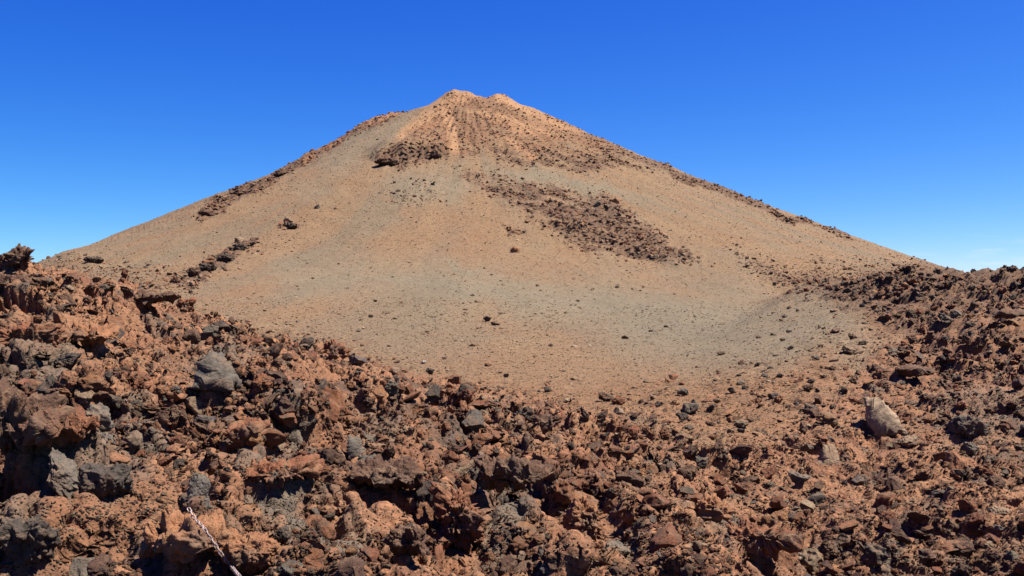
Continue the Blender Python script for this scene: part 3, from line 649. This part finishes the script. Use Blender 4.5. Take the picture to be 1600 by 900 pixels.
def tint_for(i, j, n_rand, lavaish):
    d = D[j]; u = U[i]
    if not lavaish: names, w = ['dark grey', 'grey', 'brown', 'tan', 'red'], [.22, .16, .26, .22, .14]
    elif d > 150: names, w = ['brown', 'dark grey', 'rust', 'red', 'tan'], ([.35, .08, .22, .15, .20] if orange[i, j] < .3 else [.10, .01, .42, .15, .32])
    elif u > 1120 and d > 30: names, w = ['brown', 'red', 'dark grey', 'grey', 'rust'], [.46, .24, .15, .06, .09]
    else: names, w = ['red', 'rust', 'brown', 'grey', 'dark grey', 'tan'], [.36, .19, .24, .10, .06, .05]
    return names[int(np.searchsorted(np.cumsum(w), n_rand * .9999))]
class Rock: pass
def make_rocks(sel, sizes, lavaish):
    out = []
    for k in np.nonzero(sel)[0]:
        q = Rock(); i, j = si[k], sj[k]
        q.i, q.j, q.d, q.s = i, j, float(D[j]), float(sizes[k])
        q.tname = tint_for(i, j, float(rng.random()), lavaish); q.lavaish = lavaish
        kk = random.random()
        q.proto = random.randrange(10) if kk < .58 else (10 + random.randrange(8) if kk < .76 else 18 + random.randrange(6))
        if not lavaish and q.proto < 18 and kk >= .5: q.proto = random.randrange(10)
        q.loc = P[i, j] + np.array([0, 0, q.s * random.uniform(-.18, .22)], np.float32)
        q.rot = (random.uniform(-.6, .6), random.uniform(-.6, .6), random.uniform(0, 6.28))
        q.scl = (q.s * .5 * random.uniform(.85, 1.25), q.s * .5 * random.uniform(.8, 1.2), q.s * .5 * random.uniform(.75, 1.2))
        t = np.array(TINT[q.tname]); q.tint = t * random.uniform(.78, 1.22) * np.array([1, random.uniform(.94, 1.06), random.uniform(.92, 1.08)])
        q.u = CU + q.loc[0] / q.loc[1] * F; q.v = CV - q.loc[2] / q.loc[1] * F; q.px = q.s / q.d * F
        out.append(q)
    return out
rocks = make_rocks(in_lava, size, True) + make_rocks(gsel, gsize, False)

# ------------------------------------------------------------------ rocks one can point at
# name, category, u, v of the middle, width and height in photo px, kind of shape, colour, tilt about the view axis, label, short name for others to refer to
HERO = [
 ('lava_rock','rock',30,405,46,36,'clinker','brown',0,'knobby dark red lava rock standing up on the skyline at the left edge','knobby skyline rock'),
 ('boulder','boulder',1380,654,48,50,'slab','cream',.75,'tall upright tan boulder with a black shaded left side on the right slope','upright tan boulder'),
 ('boulder','boulder',1509,668,50,32,'clinker','grey',0,'rough grey boulder lying on red rubble right of the upright tan boulder','rough grey boulder'),
 ('rock','rock',1518,704,27,25,'block','grey',.2,'small pale grey angular rock below the rough grey boulder','small pale grey rock'),
 ('rock','rock',1418,692,36,19,'slab','tan',-.15,'flat tan rock at the foot of the upright tan boulder','flat tan rock'),
 ('boulder','boulder',1296,714,36,32,'block','tan',-.3,'pale leaning block left of and below the upright tan boulder','pale leaning block'),
 ('rock','rock',1247,748,38,24,'slab','grey',.5,'tilted pale slab lying among small dark stones','tilted pale slab'),
 ('lava_slab','rock',1240,866,34,34,'slab','grey',-.8,'grey blade of rock leaning over at the bottom edge','grey blade of rock'),
 ('boulder','boulder',1368,868,48,34,'block','dark grey',.3,'dark grey block with a black hollow beneath it near the bottom right','dark grey block'),
 ('lava_slab','rock',1562,800,34,16,'slab','tan',.2,'pale flat slab in the rubble near the lower right edge','pale flat slab'),
 ('stone','stone',762,498.5,14,10,'block','dark grey',0,'dark grey stone alone on the pale gravel beside a flat brown one','dark gravel stone'),
 ('stone','stone',775,505.5,17,7,'slab','brown',0,'flat brown stone touching the dark one in the middle of the gravel','flat brown stone'),
 ('lava_slab','rock',914,650,22,30,'slab','brown',1.2,'dark pointed plate of lava standing on edge where rubble meets gravel','dark pointed plate'),
 ('rock','rock',945,621,22,15,'block','brown',.2,'dark brown block on the gravel just past the edge of the rubble','dark brown block'),
 ('boulder','boulder',1124,712,36,34,'clinker','brown',0,'dark red boulder with a black hollow at the right end of the rubble','dark red boulder'),
 ('lava_slab','rock',553,702,38,32,'slab','grey',.7,'upper of two smooth grey slabs leaning in the middle rubble','upper grey slab'),
 ('lava_slab','rock',577,727,42,26,'slab','grey',.3,'lower of two smooth grey slabs leaning in the middle rubble','lower grey slab'),
 ('boulder','boulder',335,582,70,52,'block','grey',.4,'big smooth grey boulder with a cracked face on the left lava','big smooth grey boulder'),
 ('lava_slab','rock',100,566,52,24,'slab','dark grey',0,'dark grey slab lying flat over a black gap on the left lava','dark flat slab'),
 ('boulder','boulder',72,632,46,44,'block','dark grey',.2,'dark grey block perched above the black cave at the left','dark perched block'),
 ('lava_slab','rock',84,664,62,30,'slab','grey',.6,'pale grey slab jutting over the black cave at the left','pale jutting slab'),
 ('lava_slab','rock',95,740,54,92,'slab','grey',1.0,'rough grey slab leaning beside the mouth of the black cave','leaning cave slab'),
 ('boulder','boulder',155,750,92,52,'block','dark grey',.1,'rounded dark grey boulder in the hollow left of the chain','rounded dark boulder'),
 ('rock','rock',310,774,40,50,'block','grey',.2,'smooth grey stone upright where the chain begins','chain stone'),
 ('boulder','boulder',912,815,62,54,'clinker','rust',0,'rounded pale orange lava boulder at the bottom centre','rounded orange boulder'),
 ('boulder','boulder',908,868,70,48,'clinker','red',0,'lumpy red boulder directly below the rounded orange one','lumpy red boulder'),
 ('boulder','boulder',48,850,92,80,'block','dark grey',.5,'flat faced dark grey boulder in the bottom left corner','flat faced grey boulder'),
 ('boulder','boulder',390,868,84,62,'clinker','rust',0,'rounded orange boulder just right of the hanging chain','chain side boulder'),
 ('rock','rock',440,836,34,26,'block','dark grey',.3,'dark grey rock on the grit right of the chain','dark grit rock'),
 ('boulder','boulder',640,850,74,64,'block','brown',.6,'brown block standing below the right end of the long hollow','brown hollow block'),
 ('boulder','boulder',715,815,70,110,'clinker','red',0,'tall red lava lump right of the long black hollow','tall red lump'),
 ('boulder','boulder',840,725,60,50,'block','rust',-.4,'rust red block beside the dark clinker lump','rust block'),
 ('boulder','boulder',40,530,88,46,'clinker','red',0,'large red lava lump on the left slope near the edge','large red lump'),
 ('boulder','boulder',25,450,60,44,'clinker','brown',0,'dark lava lump just below the knobby skyline rock','dark edge lump'),
 ('boulder','boulder',290,478,34,22,'clinker','red',0,'red boulder at the end of the left ridge beside the gravel','red ridge end boulder'),
 ('boulder','boulder',949,324,13,15,'block','tan',.2,'pale boulder on the dark rock band of the cone','pale cone boulder'),
 ('boulder','boulder',933,319,14,11,'block','grey',.1,'grey boulder left of the pale one on the dark rock band','grey cone boulder'),
 ('boulder','boulder',962,314,13,9,'block','rust',.1,'rust boulder above the pale one on the dark rock band','rust cone boulder'),
 ('rock','rock',805,391,15,11,'block','rust',.3,'red rock alone on the cone below the dark rock band','red cone rock'),
 ('rock','rock',495,323,10,8,'block','grey',0,'single grey rock on the bare left flank of the cone','grey flank rock'),
 ('lava_rock','rock',453,353,26,10,'clinker','dark grey',0,'low dark outcrop on the left flank of the cone','dark flank outcrop'),
  ('lava_outcrop','rock',603,252,40,13,'ledge','brown',0,'low dark outcrop at the lower edge of the crag high on the cone','low crag outcrop'),
 ('lava_outcrop','rock',676,243,30,11,'ledge','brown',0,'dark outcrop under the summit gully on the cone','gully outcrop'),
 ('lava_outcrop','rock',328,332,40,12,'ledge','brown',0,'dark outcrop at the lower end of the left ridgeline of the cone','ridgeline outcrop'),
 ('lava_outcrop','rock',375,302,34,9,'ledge','brown',0,'brown outcrop half way along the left ridgeline of the cone','half way outcrop'),
 ('lava_outcrop','rock',440,270,36,9,'ledge','brown',0,'brown outcrop high on the left ridgeline of the cone','high ridgeline outcrop'),
 ('lava_outcrop','rock',352,403,30,15,'clinker','dark grey',0,'dark outcrop in the middle of the jagged line on the left flank','jagged line outcrop'),
 ('lava_outcrop','rock',325,418,30,14,'clinker','dark grey',0,'dark outcrop low on the jagged line beside the brown foot rock','low jagged outcrop'),
 ('lava_outcrop','rock',145,405,30,12,'clinker','dark grey',0,'dark outcrop at the bottom of the left flank by the skyline','skyline foot outcrop'),
 ('rock','rock',375,386,18,12,'clinker','dark grey',0,'dark rock at the top of the jagged line on the left flank','jagged line rock'),
 ('rock','rock',300,425,24,14,'clinker','brown',0,'brown rock at the foot of the jagged line on the left flank','foot rock'),
 ('rock','rock',1325,548,22,15,'block','tan',.1,'pale rock where the gravel meets the right lava slope','pale border rock'),
 ('boulder','boulder',1478,498,28,18,'block','grey',.2,'rounded grey boulder on the dark right lava slope','grey slope boulder'),
 ('stone','stone',662,566,10,8,'block','pale',0,'small white stone on the orange gravel above the rubble','white stone'),
 ('boulder','boulder',1466,424,14,10,'block','dark grey',0,'dark rock on the crest where the cone meets the right ridge','crest rock'),
 ('boulder','boulder',1582,420,18,12,'clinker','dark grey',0,'dark knob on the skyline at the right edge','right skyline knob'),
 ('boulder','boulder',1521,424,12,8,'clinker','dark grey',0,'small dark knob on the right skyline between the crest rock and edge','middle skyline knob'),
 ('rock','rock',150,655,46,26,'block','grey',.1,'pale grey rock on the red rubble right of the left cave','pale cave rock'),
 ('lava_slab','rock',480,668,52,26,'slab','dark grey',-.5,'dark tilted slab on the left lava below the round red boulder','dark tilted slab'),
 ('lava_slab','rock',965,860,44,26,'slab','grey',.2,'smooth grey slab beside the lumpy red boulder','smooth grey slab'),
 ('boulder','boulder',1110,800,60,36,'clinker','rust',0,'rust lava lump above and left of the broad red lump','rust lump'),
]
STONES = [(1034,476,9,'dark grey'),(1086,494,12,'dark grey'),(1082,504,16,'brown'),(1120,491,9,'dark grey'),(1141,474,8,'grey'),(1169,478,7,'dark grey'),(1041,510,8,'dark grey'),(1017,517,8,'dark grey'),(977,527,12,'brown'),
 (1059,487,8,'brown'),(1141,541,9,'dark grey'),(1127,552,12,'brown'),(1185,527,9,'brown'),(1184,569,12,'dark grey'),(1195,587,12,'grey'),(1165,605,12,'dark grey'),(1159,598,14,'grey'),(1144,610,16,'dark grey'),(1067,613,18,'grey'),
 (1031,631,14,'dark grey'),(1067,652,20,'dark grey'),(1109,662,17,'brown'),(1123,661,8,'dark grey'),(791,587,10,'dark grey'),(855,609,14,'dark grey'),(1172,656,14,'brown'),(1158,673,14,'dark grey'),(964,448,9,'dark grey'),
 (1227,494,11,'grey'),(1247,485,8,'dark grey'),(1233,481,8,'brown'),(1287,513,7,'dark grey'),(1233,518,9,'dark grey'),(1269,529,8,'dark grey'),(1223,531,9,'brown'),(1283,540,10,'brown'),(1236,543,11,'grey'),(1274,559,14,'grey'),
 (1218,587,12,'dark grey'),(1287,589,14,'dark grey'),(1268,595,14,'grey'),(1264,606,18,'brown'),(1332,527,12,'brown'),(1348,536,14,'dark grey'),(579,494,9,'brown'),(587,470,7,'brown'),(672,580,16,'dark grey'),(694,560,8,'dark grey'),
 (627,473,6,'brown'),(559,517,9,'grey'),(738,461,7,'dark grey'),(744,472,6,'dark grey'),(903,470,6,'brown'),(840,446,7,'brown'),(1205,500,8,'brown'),(1190,511,8,'dark grey'),(1300,575,12,'brown'),(1160,498,7,'grey'),(1092,520,7,'tan'),(990,605,10,'tan'),(1020,621,11,'tan')]
placed = []
def put_rock(name, cat, u, v, w, h, kind, tint, tilt, label, group=None, seed=None, short=None):
    i, j = hit(u, v + h * .42); d = D[j]
    ww, hh = w / F * d, h / F * d
    ca, sa = abs(math.cos(tilt)), abs(math.sin(tilt))
    if kind == 'slab' and abs(tilt) > .9: dims = (max(hh, ww * .8), .8 * max(ww, hh), min(ww, hh) * .55)
    elif kind == 'slab' and tilt > .6: dims = (ww * 1.2, hh * .9, ww * .55)
    else: dims = (ww * (1 - .12 * sa), (ww + hh) * .42, hh)
    me = rock_mesh(name, kind, seed, 6 if w > 50 else 5, dims, max(.5, d / 10) if (w > 40 and d < 60 and kind != 'slab') else None)
    hull = HULLS.get(short)
    if hull: me = hull_mesh(name, hull, seed, (ww, (ww + hh) * .5, hh * 1.15))
    o = bpy.data.objects.new(name, me); COL.objects.link(o)
    zc = -(v - CV) / F * d
    o.location = (X2[i, j] * 0 + (u - CU) / F * d, d + dims[1] * .12, zc)
    o.rotation_euler = (.5 if (kind == 'slab' and abs(tilt) < .9 and w > 18) else .2 if kind == 'block' else 0, tilt, random.uniform(-.5, .5) if kind != 'slab' else random.uniform(-.2, .2))
    if hull: o.location = ((u - CU) / F * d, d + ww * .1, zc - hh * .52); o.rotation_euler = (0, 0, random.uniform(-.1, .1))
    t = np.array(TINT[tint]) * random.uniform(.9, 1.1)
    o['tint'] = [float(x) for x in t]
    o['label'] = label; o['category'] = cat
    if group: o['group'] = group
    placed.append((u, v, w, h, d))
    return o
for k, (nm, cat, u, v, w, h, kind, tint, tilt, label, short) in enumerate(HERO):
    put_rock(nm, cat, u, v, w, h, kind, tint, tilt, label, seed=4000 + 17 * k, short=short)

HERO += [('lava_ledge', 'rock', L[0], L[1] - L[3] / 2, L[2], L[3], 'ledge', L[5], 0, L[6], L[7]) for L in LEDGES]
LM = [(h[2], h[3], max(h[4], h[5]), h[10]) for h in HERO]
def direction(du, dv):
    a = math.degrees(math.atan2(-dv, du)) % 360
    return ['right of', 'up and right of', 'above', 'up and left of', 'left of', 'down and left of', 'below', 'down and right of'][int(((a + 22.5) % 360) // 45)]
for k, (L, (y, rx, g)) in enumerate(zip(LEDGES, ledge_at)):
    u, v, w, hr = L[:4]; dep = rx * 1.7; h = hr / F * y
    me = rock_mesh('lava_ledge', 'ledge', 7100 + 19 * k, 6 if w > 80 else 5, (w / F * y * 1.05, dep, h), max(.6, min(y / 9, 2.5)))
    o = bpy.data.objects.new('lava_ledge', me); COL.objects.link(o)
    o.location = ((u - CU) / F * y, y + dep * .42, -(v - CV) / F * y + h * .5); o.rotation_euler = (random.uniform(-.05, .05), random.uniform(-.12, .12), random.uniform(-.25, .25))
    o['tint'] = [float(x) for x in TINT[L[5]]]; o['label'] = L[6]; o['category'] = 'rock'
    placed.append((u, v - hr * .3, w, hr * 1.6, y)); placed.append((u, v + L[4] * .5, w * .8, L[4], y))
used_labels = set(h[9] for h in HERO)
def label_for(u, v, px, colour, noun):
    noun = noun.replace(' on the gravel', '') if False else noun
    size = 'tiny' if px < 7 else 'small' if px < 13 else 'middle sized' if px < 24 else 'large'
    c = sorted(LM, key=lambda q: math.hypot(q[0] - u, (q[1] - v) * 1.3))[:3]
    for q in c:
        dist = math.hypot(q[0] - u, q[1] - v)
        if dist > 170: continue
        for near in (['just '] if dist < q[2] * .6 + px + 14 else ['']):
            s = f"{size} {colour} {noun} {near}{direction(u - q[0], v - q[1])} the {q[3]}"
            if s not in used_labels:
                used_labels.add(s); return s
    return None
for k, (u, v, w, tint) in enumerate(STONES):
    lb = label_for(u, v, w, tint, 'stone')
    if lb is None: lb = label_for(u, v, w, tint, 'angular stone')
    if lb is None: continue
    put_rock('stone', 'stone', u, v, w, w * random.uniform(.5, .75), 'slab' if k % 4 == 3 else 'block', tint, random.uniform(-.3, .3), lb, 'stones scattered on the gravel', 9000 + 31 * k)

# the largest of the scattered rocks stand as objects of their own, the countless rest as stuff
free = []
for q in rocks:
    bad = False
    for (u, v, w, h, d) in placed:
        if abs(q.u - u) < w * .45 + q.px * .3 and -h * .3 < q.v - v < h * .75 + q.px * .3 and q.d < d * 1.1: bad = True; break
    if not bad: free.append(q)
free.sort(key=lambda q: -q.px)
stuff, n_ind = [], 0
SHAPE = lambda p: 'block' if p < 10 else 'clinker' if p < 18 else 'slab'
for q in free:
    vis = 0 < q.u < 1600 and 140 < q.v < 890 and q.v < VIS[q.i, q.j] + 3
    lb = label_for(q.u, q.v, q.px, {'red': 'dull red', 'tan': 'tan', 'rust': 'orange'}.get(q.tname, q.tname), ('lava ' if q.lavaish else '') + SHAPE(q.proto)) if (vis and n_ind < 235 and q.px > 7) else None
    if lb is None: stuff.append(q); continue
    n_ind += 1
    o = bpy.data.objects.new('lava_' + SHAPE(q.proto) if q.lavaish else 'stone', PROTO[q.proto]); COL.objects.link(o)
    o.location = q.loc.tolist(); o.rotation_euler = q.rot; o.scale = q.scl
    o['tint'] = [float(x) for x in q.tint]; o['label'] = lb; o['category'] = 'rock'
    o['group'] = 'loose lava rocks in the rubble'
print('rocks', len(rocks), 'individual', n_ind, 'stuff', len(stuff))

def stuff_object(name, items, label, extra=None):
    arrs = [np.array([q.loc for q in items]), np.array([q.rot for q in items]), np.array([q.scl for q in items]), np.array([q.tint for q in items]), np.array([q.proto for q in items])]
    if extra is not None: arrs = [np.concatenate([x, y]) for x, y in zip(arrs, extra)]
    me = bpy.data.meshes.new(name); n = len(arrs[0])
    me.vertices.add(n); me.vertices.foreach_set('co', arrs[0].astype(np.float32).ravel())
    for nm, arr in zip(('rot', 'scl', 'tint'), arrs[1:4]):
        a = me.attributes.new(nm, 'FLOAT_VECTOR', 'POINT'); a.data.foreach_set('vector', np.array(arr, np.float32).ravel())
    a = me.attributes.new('shape', 'INT', 'POINT'); a.data.foreach_set('value', arrs[4].astype(np.int32))
    me.materials.append(M_ROCK)
    o = bpy.data.objects.new(name, me); COL.objects.link(o)
    g = bpy.data.node_groups.new(name, 'GeometryNodeTree')
    g.interface.new_socket('Geometry', in_out='INPUT', socket_type='NodeSocketGeometry'); g.interface.new_socket('Geometry', in_out='OUTPUT', socket_type='NodeSocketGeometry')
    gi, go = g.nodes.new('NodeGroupInput'), g.nodes.new('NodeGroupOutput')
    ip = g.nodes.new('GeometryNodeInstanceOnPoints'); ci = g.nodes.new('GeometryNodeCollectionInfo')
    ci.inputs['Collection'].default_value = shapes; ci.inputs['Separate Children'].default_value = True; ci.inputs['Reset Children'].default_value = True
    def na(nm, t):
        x = g.nodes.new('GeometryNodeInputNamedAttribute'); x.data_type = t; x.inputs['Name'].default_value = nm; return x.outputs['Attribute']
    er = g.nodes.new('FunctionNodeEulerToRotation')
    L = g.links
    L.new(gi.outputs[0], ip.inputs['Points']); L.new(ci.outputs[0], ip.inputs['Instance']); ip.inputs['Pick Instance'].default_value = True
    L.new(na('shape', 'INT'), ip.inputs['Instance Index']); L.new(na('rot', 'FLOAT_VECTOR'), er.inputs[0]); L.new(er.outputs[0], ip.inputs['Rotation'])
    L.new(na('scl', 'FLOAT_VECTOR'), ip.inputs['Scale']); L.new(ip.outputs[0], go.inputs[0])
    md = o.modifiers.new('scatter', 'NODES'); md.node_group = g
    o['kind'] = 'stuff'; o['label'] = label; o['category'] = name.replace('_', ' ')
# pebbles a few centimetres to decimetres across, everywhere on the loose gravel
NPB = 270000
pu = rng.uniform(-200, 1800, NPB); pv = rng.uniform(170, 930, NPB); pi_, pj = hit_many(pu, pv)
pk = (D[pj] < 420) & (D[pj] > 4.5) & (rng.random(NPB) > np.minimum(lava[pi_, pj] * (1 - .6 * fine[pi_, pj]), .8)) & (pj < ND - 2) & (rng.random(NPB) > .45 * grey[pi_, pj] * (D[pj] > 40))
PEBT = [((.19, .124, .068), .20), ((.27, .19, .115), .26), ((.165, .088, .043), .18), ((.12, .090, .060), .14), ((.068, .050, .036), .12), ((.38, .30, .20), .10)]
pi_, pj = pi_[pk], pj[pk]; n = len(pi_); pd = D[pj]
ps = np.clip((np.where(pd > 140, 1.25, 1.75) + np.where(pd > 140, .5, .75) * rng.pareto(2.6, n)) / F * pd, .014, .6)
ploc = P[pi_, pj] + np.stack([rng.uniform(-.8, .8, n) * pd / F, np.zeros(n), ps * rng.uniform(-.15, .15, n)], -1)
ptint = np.array([c for c, _ in PEBT])[np.searchsorted(np.cumsum([w for _, w in PEBT]), rng.random(n) * .999)] * rng.uniform(.85, 1.15, (n, 1))
ptint = ptint * (1 - .25 * grey[pi_, pj][:, None] * np.array([1, .8, .6]))
PEB = (ploc, rng.uniform(0, 6.28, (n, 3)) * np.array([.06, .06, 1]), ps[:, None] * .5 * np.array([1.1, 1.1, .75]), ptint, rng.integers(5, 9, n) * 2 + 1 - 0)
stuff_object('lava_rubble', [q for q in stuff if q.lavaish], 'countless red brown and grey lava rubble covering the lava field')
stuff_object('gravel_stones', [q for q in stuff if not q.lavaish], 'countless small stones strewn over the gravel', PEB)

# ------------------------------------------------------------------ the chain
def link_mesh():
    bm = bmesh.new(); L, W, R = .0092, .0072, .0032; NP, NR = 28, 8
    path = []
    for k in range(NP):
        t = 2 * math.pi * k / NP
        path.append(Vector((math.cos(t) * W + math.copysign(L, math.cos(t)) * (abs(math.cos(t)) > .05), math.sin(t) * W, 0)))
    rings = []
    for k in range(NP):
        tan = (path[(k + 1) % NP] - path[k - 1]).normalized(); nrm = Vector((0, 0, 1)); bi = tan.cross(nrm)
        rings.append([bm.verts.new(path[k] + R * (math.cos(a) * bi + math.sin(a) * nrm)) for a in [2 * math.pi * q / NR for q in range(NR)]])
    for k in range(NP):
        for q in range(NR):
            bm.faces.new((rings[k][q], rings[k][(q + 1) % NR], rings[(k + 1) % NP][(q + 1) % NR], rings[(k + 1) % NP][q]))
    me = bpy.data.meshes.new('link'); bm.to_mesh(me); bm.free(); me.shade_smooth(); me.materials.append(M_STEEL); return me
CHAIN = [(296, 797), (306, 813), (319, 826), (332, 846), (346, 866), (360, 884), (374, 901), (392, 925), (412, 950)]
bpy.context.view_layer.update(); DGR = bpy.context.evaluated_depsgraph_get()
dep = []
for u, v in CHAIN:
    ray = Vector(((u - CU) / F, 1, -(v - CV) / F)).normalized()
    h = SC.ray_cast(DGR, Vector((0, 0, 0)), ray); dep.append(h[1].y if h[0] else 6.0)
print('chain depths', [round(x, 2) for x in dep])
dep = [min(dep[max(0, k - 1):k + 2]) - .05 for k in range(len(dep))]
dep = [min(x, dep[0] - .0 * k) for k, x in enumerate(dep)]
pts = [Vector(((u - CU) / F * d, d, -(v - CV) / F * d)) for (u, v), d in zip(CHAIN, dep)]
chain = bpy.data.objects.new('chain', None); COL.objects.link(chain); chain.location = pts[0]
chain['label'] = 'thin pale steel chain hanging over the lava in the bottom left'; chain['category'] = 'chain'
lm = link_mesh(); pitch = .0243
seg = [(pts[k + 1] - pts[k]).length for k in range(len(pts) - 1)]; tot = sum(seg); cum = np.concatenate([[0], np.cumsum(seg)])
kk = 0; s = 0.0
while s < tot - .02:
    def at(s): return Vector([float(np.interp(s, cum, [p[c] for p in pts])) for c in range(3)])
    p0 = at(s); tg = (at(min(s + pitch, tot)) - at(max(s - .01, 0))).normalized()
    q = tg.to_track_quat('X', 'Z')
    o = bpy.data.objects.new('link', lm); COL.objects.link(o); o.parent = chain
    o.location = p0 - pts[0]; o.rotation_euler = (q.to_matrix() @ Matrix.Rotation(math.radians(45 + 90 * (kk % 2) + random.uniform(-12, 12)), 3, 'X')).to_euler()
    s += pitch; kk += 1

for o in SC.objects:
    if o.parent is None and o.type in ('MESH', 'EMPTY') and 'kind' not in o: o['kind'] = 'thing'
